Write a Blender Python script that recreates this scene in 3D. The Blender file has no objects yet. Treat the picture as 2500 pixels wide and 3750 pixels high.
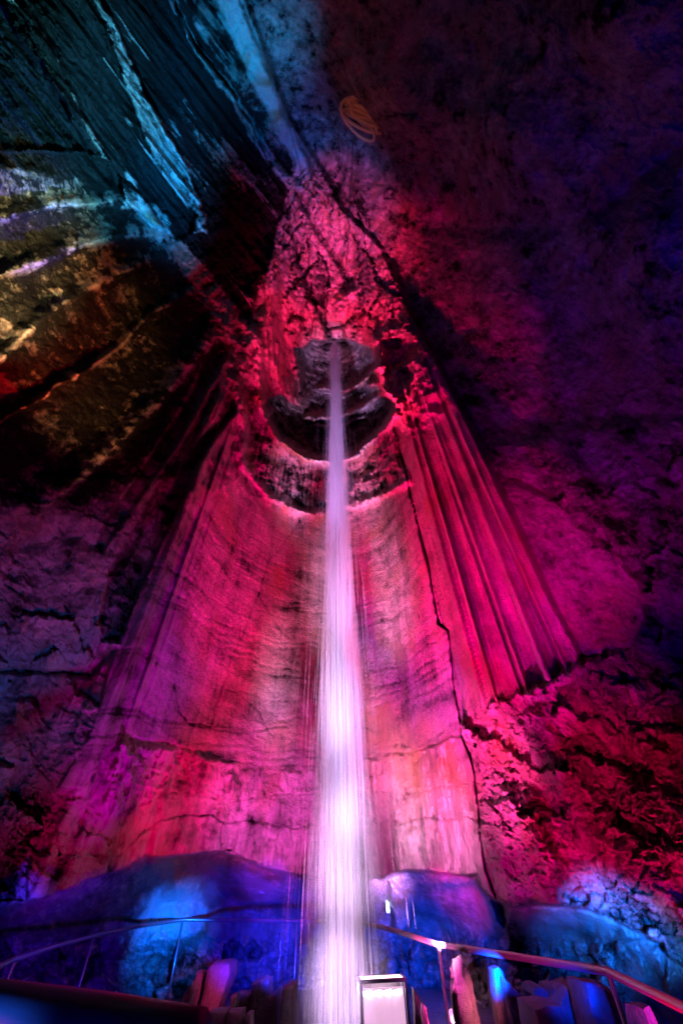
import bpy, math, random
import numpy as np
from mathutils import Vector, Matrix
random.seed(7); rng = np.random.default_rng(11)
sc = bpy.context.scene
R_ = math.radians

# ------------------------------------------------------------------ camera
W0, H0 = 2500.0, 3750.0
FPX = 1350.0
TH = R_(44.46)            # upward tilt
ROLL = R_(1.5)
Fv = np.array([0, math.cos(TH), math.sin(TH)])
U0 = np.array([0, -math.sin(TH), math.cos(TH)])
R0 = np.array([1.0, 0, 0])
Uv = U0*math.cos(ROLL) + R0*math.sin(ROLL)
Rv = R0*math.cos(ROLL) - U0*math.sin(ROLL)
cam_d = bpy.data.cameras.new('camera'); cam = bpy.data.objects.new('camera', cam_d)
sc.collection.objects.link(cam); sc.camera = cam
cam_d.sensor_fit = 'VERTICAL'; cam_d.sensor_height = 36.0; cam_d.lens = 36.0*FPX/H0
cam_d.clip_end = 500; cam_d.clip_start = 0.05
cam.matrix_world = Matrix(((Rv[0], Uv[0], -Fv[0], 0), (Rv[1], Uv[1], -Fv[1], 0), (Rv[2], Uv[2], -Fv[2], 0), (0, 0, 0, 1)))
cam_d.dof.use_dof = True; cam_d.dof.focus_distance = 11.0; cam_d.dof.aperture_fstop = 2.0

# ------------------------------------------------------------------ world, exposure
w = bpy.data.worlds.new('World'); sc.world = w; w.use_nodes = True
w.node_tree.nodes['Background'].inputs[0].default_value = (0.02, 0.0, 0.05, 1)
w.node_tree.nodes['Background'].inputs[1].default_value = 0.05
sc.view_settings.view_transform = 'Standard'; sc.view_settings.look = 'None'
sc.view_settings.exposure = 0; sc.view_settings.gamma = 1
sc.cycles.max_bounces = 5; sc.cycles.diffuse_bounces = 1; sc.cycles.glossy_bounces = 2
sc.cycles.transparent_max_bounces = 24; sc.cycles.use_denoising = True; sc.cycles.denoising_prefilter = 'NONE'
sc.cycles.sample_clamp_indirect = 4; sc.cycles.volume_bounces = 0

# ------------------------------------------------------------------ survey of the cave: photo bearing -> direction
def ray(u, v):
    cx = (np.asarray(u, float)-1250)/FPX; cy = (1875-np.asarray(v, float))/FPX
    d = cx[..., None]*Rv + cy[..., None]*Uv + Fv
    return d/np.linalg.norm(d, axis=-1, keepdims=True)

def hash3(i, j, k, seed):
    n = (i*73856093) ^ (j*19349663) ^ (k*83492791) ^ (seed*2654435761 & 0x7fffffff)
    n = (n ^ (n >> 13)) * 1274126177
    n &= 0x7fffffff
    n = (n ^ (n >> 16)) & 0xffff
    return n/65535.0
def vnoise(x, y, z, seed=0):
    xi = np.floor(x).astype(np.int64); yi = np.floor(y).astype(np.int64); zi = np.floor(z).astype(np.int64)
    xf = x-xi; yf = y-yi; zf = z-zi
    xf = xf*xf*(3-2*xf); yf = yf*yf*(3-2*yf); zf = zf*zf*(3-2*zf)
    def L(a, b, t): return a+(b-a)*t
    h = lambda a, b, c: hash3(xi+a, yi+b, zi+c, seed)
    return 2*L(L(L(h(0,0,0), h(1,0,0), xf), L(h(0,1,0), h(1,1,0), xf), yf),
             L(L(h(0,0,1), h(1,0,1), xf), L(h(0,1,1), h(1,1,1), xf), yf), zf)-1
def fbm(x, y, z, oct=4, seed=0, gain=.5, ridged=False):
    s = 0; a = 1; t = 0
    for o in range(oct):
        n = vnoise(x*2**o+o*17.3, y*2**o-o*9.1, z*2**o+o*5.7, seed+o)
        if ridged: n = 1-2*np.abs(n)
        s = s+a*n; t += a; a *= gain
    return s/t
def sm(e0, e1, x):
    t = np.clip((x-e0)/(e1-e0), 0, 1); return t*t*(3-2*t)
def cells(u, v, seed):
    """Worley cells: distance to the crack between two cells and a random number per cell"""
    iu = np.floor(u).astype(np.int64); iv = np.floor(v).astype(np.int64)
    f1 = np.full(u.shape, 9.0); f2 = np.full(u.shape, 9.0); rid = np.zeros(u.shape)
    for a in (-1, 0, 1):
        for b in (-1, 0, 1):
            cu = iu+a; cv = iv+b; z_ = np.zeros_like(cu)
            px = cu+.1+.8*hash3(cu, cv, z_, seed); py = cv+.1+.8*hash3(cu, cv, z_+5, seed)
            d = np.hypot(u-px, v-py); r_ = hash3(cu, cv, z_+9, seed)
            m = d < f1
            f2 = np.where(m, f1, np.minimum(f2, d)); rid = np.where(m, r_, rid); f1 = np.where(m, d, f1)
    return f2-f1, rid
def pldist(u, v, pts):
    """distance to an open polyline, signed side and parameter"""
    best = np.full(u.shape, 1e9); side = np.zeros(u.shape); par = np.zeros(u.shape)
    n = len(pts)-1
    for i in range(n):
        ax, ay = pts[i][:2]; bx, by = pts[i+1][:2]
        dx, dy = bx-ax, by-ay; L2 = dx*dx+dy*dy
        t = np.clip(((u-ax)*dx+(v-ay)*dy)/L2, 0, 1)
        px, py = u-ax-t*dx, v-ay-t*dy
        d = np.hypot(px, py); m = d < best
        best = np.where(m, d, best)
        side = np.where(m, np.sign(dx*(v-ay)-dy*(u-ax)), side)
        par = np.where(m, (i+t)/n, par)
    return best, side, par
def inpoly(u, v, poly):
    c = np.zeros(u.shape, bool); n = len(poly)
    for i in range(n):
        x1, y1 = poly[i]; x2, y2 = poly[(i+1) % n]
        if y1 == y2: continue
        m = ((y1 > v) != (y2 > v)) & (u < (x2-x1)*(v-y1)/(y2-y1)+x1)
        c ^= m
    return c
def pmask(u, v, poly, soft):
    d, _, _ = pldist(u, v, list(poly)+[poly[0]])
    s = np.where(inpoly(u, v, poly), d, -d)
    return sm(-soft, soft, s)
def interp_poly_y(u, pts):          # v of a roughly horizontal edge at u
    return np.interp(u, [p[0] for p in pts], [p[1] for p in pts])
def interp_poly_x(v, pts):
    return np.interp(v, [p[1] for p in pts], [p[0] for p in pts])

# outlines surveyed from the photograph
EDGE_R = [(560,-900),(780,-200),(890,0),(980,240),(1050,430),(1180,638),(1243,765),(1387,909),(1466,1084),(1594,1323),(1690,1514),(1785,1706),(1881,1913),(2008,2200),(2104,2385)]
CRACK = [(1440,1560),(1478,1700),(1500,1800),(1525,1900),(1569,2083),(1585,2171),(1605,2283),(1642,2308),(1648,2378),(1656,2474),(1672,2586),(1692,2697),(1720,2777),(1738,2850),(1750,2954),(1754,3033),(1776,3185),(1816,3296)]
LIP1 = [(932,1221),(955,1273),(938,1388),(943,1445),(972,1531),(1001,1589),(1058,1646),(1121,1686),(1202,1695),(1288,1675),(1345,1629),(1403,1577),(1449,1520),(1449,1474),(1408,1417),(1385,1313),(1380,1256)]
LIP2 = [(885,1440),(892,1560),(895,1704),(943,1778),(1001,1824),(1075,1864),(1144,1881),(1288,1847),(1374,1818),(1449,1784),(1483,1761)]
CAVITY = [(1090,1290),(1100,1380),(1118,1450),(1120,1500),(1070,1490),(1040,1455),(985,1480),(1010,1560),(1062,1618),(1130,1655),(1210,1668),(1288,1648),(1350,1600),(1436,1510),(1400,1425),(1340,1420),(1375,1340),(1362,1270),(1300,1262),(1245,1252),(1150,1262)]
EDGE_B = [(-900,2890),(150,2900),(300,2880),(400,2745),(446,2705),(510,2709),(598,2713),(717,2745),(781,2785),(861,2793),(893,2817),(988,2813),(1060,2821),(1196,2809),(1250,2785),(1354,2777),(1489,2753),(1593,2729),(1649,2697),(1700,2690)]
CR2 = [(380,2990),(480,2960),(590,2910),(701,2898),(797,2930),(845,2934),(901,2922),(1050,2905),(1190,2906),(1300,2880),(1440,2910),(1560,2890),(1720,2870)]
CR3 = [(430,3137),(510,3065),(590,3001),(677,2989),(765,2985),(821,3009),(956,3013),(1076,3037),(1132,3017),(1250,3030),(1370,3017),(1441,3001),(1470,3016),(1553,2993),(1625,3005),(1704,2989),(1740,3010)]
LIP = [(-900,3420),(0,3315),(150,3290),(300,3235),(446,3175),(534,3129),(622,3133),(701,3125),(781,3115),(805,3109),(877,3137),(956,3169),(1028,3181),(1116,3205),(1196,3213),(1280,3217),(1409,3209),(1489,3189),(1569,3189),(1649,3201),(1744,3205),(1790,3270),(1816,3296),(1860,3318),(2000,3312),(2130,3312),(2260,3370),(2390,3440),(2432,3450),(2445,3500),(2500,3530),(2700,3600),(3400,3750)]
ROUGH_R = [(1680,2640),(1760,2600),(1850,2560),(1960,2510),(2120,2430),(2300,2370),(2420,2330),(2500,2280),(3400,1900)]
STR1 = [(790,1240),(701,1450),(606,1593),(510,1745),(398,1900),(351,2004),(372,2020),(398,1988),(462,1896),(510,1825),(638,1641),(717,1506),(850,1260)]
STR2 = [(800,1400),(765,1442),(693,1578),(606,1705),(550,1817),(494,1940),(398,2107),(440,2100),(500,2000),(558,1900),(640,1760),(720,1600),(800,1440)]
STR3 = [(850,1400),(797,1538),(701,1641),(630,1785),(558,1900),(478,2004),(398,2139),(367,2275),(375,2345),(438,2350),(462,2299),(510,2155),(574,2028),(638,1900),(709,1729),(760,1640),(861,1506)]
FAN = [[(-700,1800),(0,1545),(175,1450),(199,1418),(303,1370),(399,1306),(478,1227),(558,1147),(693,1071),(790,1060)],
       [(-700,1500),(0,1330),(135,1190),(215,1131),(319,1059),(446,1004),(590,936),(700,930)],
       [(-700,1150),(0,1010),(160,960),(300,900),(470,860),(600,860)],
       [(-700,880),(0,805),(183,757),(399,741),(478,760)],
       [(-700,560),(0,550),(319,562),(406,586)],
       [(-700,2100),(160,1856),(359,1697),(478,1577),(590,1458),(677,1354),(765,1267),(830,1190)]]
BAND1 = [(-60,-200),(16,0),(56,135),(151,231),(231,375),(279,478),(327,550),(340,575),(406,592),(351,510),(303,399),(231,255),(175,128),(120,0),(60,-200)]
BAND1B = [(438,650),(462,740),(490,760),(558,825),(598,836),(560,780),(510,705),(450,655)]
BAND2 = [(300,-200),(343,0),(406,151),(462,319),(518,462),(558,574),(638,709),(717,789),(700,860),(765,853),(745,773),(700,660),(690,625),(606,470),(510,295),(446,143),(375,0),(330,-200)]
BAND3 = [(560,-200),(610,0),(680,130),(760,270),(850,380),(930,500),(985,610),(1050,690),(1148,725),(1090,660),(1010,590),(950,480),(885,360),(812,262),(725,150),(650,0),(600,-200)]
BCRACK = [(560,-200),(638,0),(717,159),(805,271),(877,367),(940,494),(996,606)]
PLATE = [(660,0),(770,190),(900,370),(985,540),(1148,725),(1170,690),(1120,560),(1040,420),(960,200),(880,0),(800,-300),(560,-300)]

AZ = np.array([-180,-120,-90,-60,-48,-43,-40,-36,-31,-27,-20,-10,0,8,13,15.6,19,24,31,33.5,45,60,90,120,180.])
RR = np.array([7,7,6.6,7.0,7.2,7.0,6.9,6.9,7.0,7.5,8.8,9.9,10.2,9.5,8.3,7.7,7.3,7.0,6.7,6.7,7.1,7.4,7.2,7,7.])
def wall_R(az): return np.interp(az, AZ, RR)
CAPK = np.array([(1225,1225,20.7),(1050,1225,22),(1400,1225,21.5),(1225,900,25),(1150,600,27),(950,500,25),(850,200,22),(600,300,20),(500,700,19),(700,900,21),(200,200,16),(0,600,13.5),(0,1200,10.5),(300,900,15.5),(600,1200,18.5),(300,1500,14),
                 (-800,800,8),(-500,-500,10),(1200,-400,16),(1500,300,18),(1450,800,22),(1600,1300,20),(2000,500,14.5),(2400,100,11.5),(2500,1000,10.5),(1900,1200,15.5),(2400,1600,10),(3300,800,7.5),(3300,-800,7.5),(2200,-800,9),(0,2000,11),(860,1500,24),(1700,1700,20),(-800,2000,9),(3300,2000,8)], float)
def cap_H(u, v):
    d2 = (u[..., None]-CAPK[:, 0])**2 + (v[..., None]-CAPK[:, 1])**2
    wt = 1/(d2+120.0**2)**1.7
    return (wt*CAPK[:, 2]).sum(-1)/wt.sum(-1)

def base_r(u, v):
    """distance to the bare cave wall: vertical shaft walls closed by a sloping roof"""
    d = ray(u, v)
    az = np.degrees(np.arctan2(d[..., 0], d[..., 1])); hz = np.hypot(d[..., 0], d[..., 1])
    hz = np.maximum(hz, .02)
    a = wall_R(az)/hz
    sz = np.maximum(d[..., 2], .02)
    c = cap_H(u, v)/sz
    c = np.where(d[..., 2] < .1, 1e3, c)
    w1 = 26*fbm(u/48, v/48, u*0, 4, 401, gain=.6); w2 = 26*fbm(u/48+9, v/48, u*0, 4, 403, gain=.6)
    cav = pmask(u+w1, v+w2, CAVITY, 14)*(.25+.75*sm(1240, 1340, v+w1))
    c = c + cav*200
    k = 4.0
    return (a**-k + c**-k)**(-1/k), d, az, cav

def surf(u, v):
    r, d, _, _ = base_r(np.array([float(u)]), np.array([float(v)]))
    return Vector((d[0]*r[0]).tolist())

def relief(u, v):
    r0, d, az, cav = base_r(u, v)
    P = d*r0[..., None]
    x, y, z = P[..., 0], P[..., 1], P[..., 2]
    s = np.radians(az)*8.0                      # arc length round the shaft
    dr = np.zeros(u.shape); cal_shade = np.full(u.shape, .62)  # rock tone: calcite content plus painted light and shade
    # region weights ------------------------------------------------
    wob = 14*fbm(u/60, v/60, 0*u, 3, 5)
    uu, vv = u+wob, v+13*fbm(u/35, v/35, 0*u+3, 5, 9, gain=.6)
    lipv = interp_poly_y(uu, LIP)
    below = sm(-3, 12, vv-lipv)                 # under the overhang
    eb = interp_poly_y(uu, EDGE_B)
    xr = interp_poly_x(v, CRACK)
    xr = np.where(v < 1560, 1440, xr)
    xe = interp_poly_x(v, EDGE_R)
    left_b = np.interp(v, [1150,1400,1900,2450,2700,2900,3200], [905,860,640,400,330,200,100])
    rough_v = interp_poly_y(uu, ROUGH_R)+26*fbm(u/24, v/60, u*0, 4, 12, gain=.6)
    right_fl = sm(-4, 6, u-xr)*sm(-6, 5, xe-u)*sm(-5, 12, rough_v-vv)*(v < 2700)*sm(1230, 1420, v)
    main = sm(-8, 8, u-left_b)*sm(-3, 3, xr-u)*sm(1780, 1900, v)*(1-below)
    smooth_face = main*sm(-6, 6, eb-vv)
    band = main*sm(-6, 6, vv-eb)
    rough = sm(-6, 6, u-xr)*sm(-12, 12, vv-rough_v)*(1-below)*(v > 2200)
    dark_r = sm(-5, 8, u-xe)*(1-rough)*(1-below)*(v < 2700)
    patch = pmask(u+wob*1.5, vv, [(1810,1755),(1950,1790),(2060,1870),(2200,1990),(2340,2120),(2370,2270),(2330,2350),(2110,2440),(2010,2210),(1890,1930)], 18)
    dark_r2 = dark_r*(1-patch)
    leftw = sm(-8, 8, left_b-u)*(v > 1150)*(1-below)
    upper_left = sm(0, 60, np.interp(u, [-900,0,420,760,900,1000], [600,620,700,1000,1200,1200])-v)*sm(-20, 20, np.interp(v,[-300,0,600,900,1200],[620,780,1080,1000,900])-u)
    # general rock noise -------------------------------------------
    big = fbm(x*.35, y*.35, z*.3, 4, 21)
    med = fbm(x*1.3, y*1.3, z*1.1, 5, 31)
    fine = fbm(x*5, y*5, z*4, 4, 41)
    ver = fbm(s*5, z*.16, s*0, 4, 51)           # vertical drapery
    ver2 = fbm(s*1.6, z*.07, s*0+4, 3, 61)
    str_ = fbm(s*.5, (z+.35*s+.5*med)*3.2, s*0, 4, 71)   # thin bedding
    rgh = 1-smooth_face*.93-right_fl*.8-patch*.7
    crust = fbm(x*7+2*med, y*7, z*7, 3, 43, gain=.6, ridged=True)
    dr += big*.55*(1-smooth_face*.8)*(1-right_fl*.6)
    dr += med*.30*rgh*(1-.35*dark_r2)
    dr += fine*.10*rgh - .055*crust*rgh*sm(-.4, .4, big+med)
    # smooth face of the fall
    st2 = fbm(s*.35, (z+.30*s+.25*med)*6.5, s*0, 3, 73, ridged=True)
    dr += smooth_face*(.016*str_ - .018*st2*(.4+.6*sm(-.3, .4, fbm(s*.5, z*.5, s*0, 3, 75))) + .05*ver + .10*ver2 + .015*fine)
    cal_shade += smooth_face*(.30*ver + .30*ver2 + .16*np.sin(z*9+1.2*s+3*ver2)*sm(-.3, .5, str_) - .22*sm(.2, .7, st2)*sm(-.2,.4,fbm(s*.5, z*.6, s*0, 3, 76)) + .12*med)
    crk = fbm(s*.7, (z+.5*s)*1.1, s*0+9, 4, 81, ridged=True)
    dr += smooth_face*.012*sm(.6, .8, crk)
    arc = fbm(s*.22, (z+.10*s*s*.3+.15*med)*5.5, s*0, 3, 79, ridged=True)
    cal_shade -= smooth_face*.22*sm(.45, .8, arc)*sm(-.35, .3, fbm(s*.8, z*.9, s*0, 3, 80)); dr += smooth_face*.03*sm(.5, .85, arc)
    # right fluted buttress
    azw = az+.35*fbm(az*.8, z*.10, az*0, 3, 90)
    fl = fbm(azw*.75, z*.03, az*0, 1, 91, ridged=True)*.5 + fbm(azw*2.0, z*.05, az*0, 2, 93, ridged=True)*.5*sm(-.5, .5, fbm(az*.5, z*.1, az*0, 2, 94))
    dr -= right_fl*(.40*fl + .10*fbm(s*5, z*1.2, s*0, 3, 95)*sm(2300, 1700, v) + .02*fine)
    dr += sm(0, 40, 1990-v)*0
    cal_shade += right_fl*(.05+.45*fl+.12*fine)
    # left flutes, open funnel seen from below
    lf = sm(0, 70, u-(left_b-170))*sm(330, 150, u-left_b)*sm(1200, 1500, v)*sm(2800, 2500, v)
    fl2 = fbm(az*.55, z*.03, az*0, 2, 97, ridged=True)*.6+fbm(az*2.6, z*.06, az*0, 2, 99)*.3
    dr -= lf*.30*fl2
    for S, a in ((STR1, 1.0), (STR2, .7), (STR3, 1.2)):
        m = pmask(u+wob*.12, v, S, 12)
        dr += m*a*.5; cal_shade -= m*.42  # shadow stripes beside the ribs, cut in and also darkened in the colour
    # dark wall on the right: scallops and vertical smears
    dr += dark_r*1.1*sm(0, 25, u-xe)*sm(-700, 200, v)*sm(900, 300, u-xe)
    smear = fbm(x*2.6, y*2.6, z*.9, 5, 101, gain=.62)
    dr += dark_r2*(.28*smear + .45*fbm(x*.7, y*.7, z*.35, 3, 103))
    cal_shade += dark_r2*(-.12+.5*smear)
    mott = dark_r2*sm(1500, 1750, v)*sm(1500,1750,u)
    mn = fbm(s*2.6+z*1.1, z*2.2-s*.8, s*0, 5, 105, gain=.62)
    dr += mott*(.30*mn); cal_shade += mott*.5*mn
    cal_shade += patch*.12*fine
    l1, sd, _ = pldist(u, v, [(1740,1690),(1800,1640),(1930,1640),(2030,1600),(2150,1578),(2500,1570),(3300,1560)])
    dr += .5*dark_r2*sm(0, 60, np.where(sd < 0, l1, 0))*sm(700, 300, l1)
    l1, sd, _ = pldist(u, vv, [(1790,1720),(1950,1775),(2100,1880),(2250,2020),(2400,2100)])
    dr += .35*np.exp(-(l1/8)**2)*dark_r*sm(-.3, .4, med)
    l1, _, _ = pldist(u+wob, vv, [(1440,770),(1560,810),(1800,830),(2050,820),(2240,740),(2400,600),(2500,520),(3300,-100)])
    dr += .7*np.exp(-(l1/45)**2)*dark_r2
    # rough mass lower right -----------------------------------------
    rn = fbm(x*3.2, y*3.2, z*1.6, 5, 111, gain=.6)
    rr2 = fbm(x*1.1+z*.4, y*1.1, z*.7, 4, 113, gain=.6, ridged=True)
    dr += rough*(.22*rn + .30*rr2); cal_shade += rough*(.55*rn-.05)
    dr -= rough*.35*sm(70, 10, np.abs(vv-rough_v-15))*sm(2350, 2000, u)
    dr -= pmask(uu, vv, [(1770,2960),(1840,2880),(1930,2920),(2010,3080),(2060,3200),(2000,3300),(1850,3300),(1790,3200)], 60)*.8
    rbump = pmask(uu, vv, [(1750,2700),(1880,2700),(2000,2960),(2100,3120),(2130,3260),(2000,3310),(1850,3300),(1780,3180),(1745,2900)], 50); cal_shade += rbump*.45; dr += rbump*.10*crust
    cal_shade += rough*.18*sm(2250, 1800, u); dr += rough*1.1*sm(2020, 2300, u)*sm(3200, 2750, v)
    # ledge rings and the cavity ----------------------------------------
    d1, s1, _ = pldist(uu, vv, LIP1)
    dr -= (1.25+.5*fine)*np.exp(-(d1/21)**2)*(1-cav*.3); cal_shade += .75*np.exp(-(d1/19)**2)
    dr += cav*(1.8+.5*med-.45*fbm(az*.5, z*1.3, az*0, 4, 115, ridged=True)); cal_shade -= cav*.38  # shade inside the cavity put into the rock colour too
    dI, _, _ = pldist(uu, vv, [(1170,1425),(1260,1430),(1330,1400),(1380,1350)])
    dr -= 1.7*np.exp(-(dI/13)**2); cal_shade += .5*np.exp(-(dI/13)**2)  # this ledge and the next two painted paler to look lit
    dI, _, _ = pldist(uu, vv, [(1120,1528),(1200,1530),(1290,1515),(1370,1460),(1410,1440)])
    dr -= 1.8*np.exp(-(dI/16)**2); cal_shade += .6*np.exp(-(dI/16)**2)
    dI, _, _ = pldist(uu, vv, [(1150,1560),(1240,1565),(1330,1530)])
    dr -= 1.0*np.exp(-(dI/9)**2); cal_shade += .4*np.exp(-(dI/9)**2)
    dI, _, pI = pldist(uu, vv, [(990,960),(985,1150),(1000,1300),(1035,1400),(1090,1480)])   # fold at the left of the mouth
    dr -= 1.3*np.exp(-(dI/30)**2)*(.8+.6*fbm(u/9, v/80, u*0, 3, 121))
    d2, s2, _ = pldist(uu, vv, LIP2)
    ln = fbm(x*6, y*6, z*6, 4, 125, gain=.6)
    dr -= .38*np.exp(-(d2/17)**2)*(1+.8*ln); cal_shade += .6*np.exp(-(d2/15)**2)
    ringz = pmask(u, v, LIP1[2:13]+[(1470,1600),(1483,1755)]+LIP2[1:-1][::-1], 10)
    cal_shade += ringz*(-.30+.45*fbm(az*3.5, z*.35, az*0, 4, 129)); dr += ringz*(.10+.16*fbm(az*2.5, z*.2, az*0, 4, 127, ridged=True)+.07*ln)
    rr3 = pmask(uu, vv, [(1300,1700),(1440,1590),(1475,1740),(1380,1800),(1310,1780)], 18)
    dr -= rr3*(.25+.35*ln); cal_shade += rr3*.15
    # chaotic crusts around the mouth
    chaos = pmask(u, v, [(640,760),(900,620),(1050,640),(1000,800),(960,1000),(930,1200),(945,1380),(900,1420),(880,1700),(840,1400),(830,1250),(780,1100)], 40)
    dr -= chaos*(.55*fbm(x*1.6, y*1.6, z*.8, 5, 131, gain=.62, ridged=True)); 
    chaos2 = pmask(u, v, [(1370,1240),(1480,1150),(1560,1300),(1600,1450),(1520,1500),(1470,1560),(1440,1480),(1390,1380)], 25)
    dr -= chaos2*(.6*fbm(x*1.6, y*1.6, z*.9, 5, 133, gain=.6, ridged=True)+.35)
    # crust hanging above the mouth: long plates towards the roof
    above = pmask(u, v, [(1000,700),(1180,650),(1400,900),(1560,1260),(1420,1240),(1225,1238),(1060,1250),(960,1000)], 30)
    dr -= above*(.8*fbm(u/55+v/260, (v-u)/420, u*0, 4, 141, ridged=True)+.25*ln)
    for L in ([(1020,650),(1060,800),(1085,900),(1110,1010),(1160,1120),(1210,1235)], [(1080,700),(1150,830),(1210,930),(1270,1010)], [(1190,1010),(1180,1120),(1200,1235)]):
        dI, sI, _ = pldist(uu, vv, L)
        dr += .8*np.exp(-(dI/9)**2); cal_shade -= .3*np.exp(-(dI/10)**2)
    hole = pmask(u, v, [(1195,1180),(1250,1180),(1268,1262),(1190,1262)], 10); dr += hole*2.5
    hole = pmask(uu, vv, [(1240,1030),(1290,1000),(1305,1045),(1270,1070),(1245,1060)], 12); dr += hole*.8; cal_shade -= .4*hole
    hole = pmask(uu, vv, [(1400,1250),(1500,1230),(1520,1290),(1460,1350),(1410,1330)], 12); dr += hole*1.6
    # upper left: dipping beds, sawtooth relief ------------------------
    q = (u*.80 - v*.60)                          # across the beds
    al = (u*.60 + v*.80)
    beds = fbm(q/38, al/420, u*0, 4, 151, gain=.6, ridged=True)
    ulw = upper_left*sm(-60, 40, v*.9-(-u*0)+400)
    dr += ulw*(.65 - .9*beds); cal_shade += ulw*(-1.25+1.45*sm(.45, .85, beds)*sm(-.3, .4, fbm(q/60, al/160, u*0, 3, 159)))  # shade between the lit beds painted into the rock colour
    for B, a in ((BAND1, 1.2), (BAND1B, .8), (BAND2, 1.2), (BAND3, .9)):
        Bm = pmask(u+wob*.8, vv, B, 9)
        dr -= Bm*(a+.15*ln+.25*beds); cal_shade += Bm*(1.1+.2*ln)  # lit bands raised and also lightened in the colour
    dI, _, _ = pldist(uu, vv, BCRACK); dr += 1.6*np.exp(-(dI/(7))**2)
    pl = pmask(uu, vv, PLATE, 12); dr -= pl*(.7+.3*fbm(u/50, v/90, u*0, 4, 155)); cal_shade += pl*(.72+.5*fbm(q/30, al/90, u*0, 4, 156))
    for C_ in ([(690,640),(640,560),(590,440),(560,380),(520,290),(480,200)], [(760,790),(700,700),(650,600),(600,520),(545,400),(500,300),(440,180),(400,60)], [(150,220),(110,140),(90,80),(60,20)]):
        dI, _, _ = pldist(uu, vv, C_); dr += .5*np.exp(-(dI/4)**2)
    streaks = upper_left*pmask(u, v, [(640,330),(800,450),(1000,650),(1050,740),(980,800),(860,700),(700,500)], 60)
    cal_shade += streaks*1.0*sm(.1, .6, fbm(q/16, al/200, u*0, 4, 157, ridged=True))
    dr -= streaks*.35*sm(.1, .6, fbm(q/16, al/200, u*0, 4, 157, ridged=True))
    # fans of ribs on the left -------------------------------------------
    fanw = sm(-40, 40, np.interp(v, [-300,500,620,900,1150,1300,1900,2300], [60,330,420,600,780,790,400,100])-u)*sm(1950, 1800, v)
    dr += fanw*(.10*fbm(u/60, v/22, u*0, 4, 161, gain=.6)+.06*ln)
    cal_shade -= fanw*.78  # shade between the ribs painted into the rock colour
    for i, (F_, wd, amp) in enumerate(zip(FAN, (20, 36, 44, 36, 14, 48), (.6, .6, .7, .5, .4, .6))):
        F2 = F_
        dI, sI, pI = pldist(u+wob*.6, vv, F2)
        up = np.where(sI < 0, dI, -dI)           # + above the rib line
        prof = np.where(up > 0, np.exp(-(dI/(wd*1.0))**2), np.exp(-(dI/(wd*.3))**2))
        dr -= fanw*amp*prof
        cal_shade += fanw*prof*.72*(.1+.9*sm(-.35, .35, fine+.5*med+.5*fbm(u/40, v/14, u*0, 4, 165)))*sm(-.5, .2, med+.3)  # rib crests painted paler as their lit side
    tb = pmask(uu, vv, [(-400,690),(0,600),(400,600),(300,680),(0,740)], 30)
    cal_shade += tb*.25
    # left lower wall
    ll = leftw*(v > 1750)
    dr += ll*(.6*fbm(x*.6, y*.6, z*.8, 4, 171) + .22*fbm(s*3+z*1.2, z*.8-s*.3, s*0, 5, 173, gain=.6)); cal_shade += ll*.35*fbm(s*3+z*1.2, z*.8-s*.3, s*0, 5, 173, gain=.6)
    cal_shade += ll*.12
    rl_ = pmask(uu, vv, [(-300,2920),(100,2910),(240,2900),(360,2960),(430,3060),(420,3150),(250,3220),(-300,3280)], 40)
    cal_shade += rl_*(.22+.3*rn); dr += rl_*.18*rn
    for L, a, wd in (([(-300,2430),(0,2455),(200,2465),(330,2470),(420,2380)], .35, 9), ([(-200,2040),(60,2000),(290,1960),(360,2010)], .3, 25)):
        dI, _, _ = pldist(uu, vv, L); dr += a*np.exp(-(dI/wd)**2)*sm(-.5, .3, med)
    # lower bands ------------------------------------------------------------
    dr -= band*.045*sm(0, 10, vv-eb)*(1+.8*med); cal_shade += band*(.1+.5*fbm(s*7, z*.7, s*0, 4, 183)+.25*fbm(s*1.5, z*8, s*0, 3, 184))
    dr += band*(.10*fbm(s*9, z*.5, s*0, 4, 181)+.05*ln+.05*str_)
    dr -= band*.05*sm(-3, 3, vv-interp_poly_y(uu, CR3))
    lm = sm(-.35, .25, fbm(u/45, v/45, u*0, 3, 187))
    for L, a, wd in ((CR2, .09, 2.2), (CR3, .10, 2.5), ([(1000,3200),(905,3160),(840,3110),(812,3105),(815,3060),(822,3010)], .2, 4), ([(1583,2960),(1592,3040)], .25, 4)):
        dI, _, _ = pldist(uu, vv, L); dr += a*lm*np.exp(-(dI/wd/1.1)**2)
    redc = pmask(uu, vv, [(440,2715),(700,2750),(850,2800),(870,2880),(840,2930),(700,2890),(590,2900),(500,2990),(380,3000),(400,2850)], 14)
    dr -= redc*(.03+.35*fbm(s*4+z*.5, z*1.6, s*0, 5, 185, gain=.65, ridged=True))
    # lumpy broken crust: cells of rock with dark joints
    wu = u+48*fbm(u/85, v/85, u*0, 5, 831, gain=.62); wv = v+48*fbm(u/85+5, v/85, u*0, 5, 833, gain=.62)
    qa = (wu*.82+wv*.57); qb = (-wu*.57+wv*.82)
    g0, k0_ = cells(qa/150, qb/80, 839); g1, k1_ = cells(qa/66, qb/34, 835); g2, k2_ = cells(qa/25, qb/14, 837)
    cm = sm(-.45, .5, fbm(u/150, v/150, u*0, 4, 841)); cm2 = .25+.75*sm(-.3, .5, fbm(u/90+4, v/90, u*0, 4, 843))
    lumpm = np.clip(rough*(1-.5*rbump)+.55*ll*(v < 3300)+.45*mott+.5*rl_+.30*dark_r2, 0, 1)*(1-below)
    dr += lumpm*(-.55*(k0_-.5)+cm*(.12*np.exp(-(g1/.16)**2)-.34*(k1_-.5))+cm2*(.05*np.exp(-(g2/.2)**2)-.14*(k2_-.5)))
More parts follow.
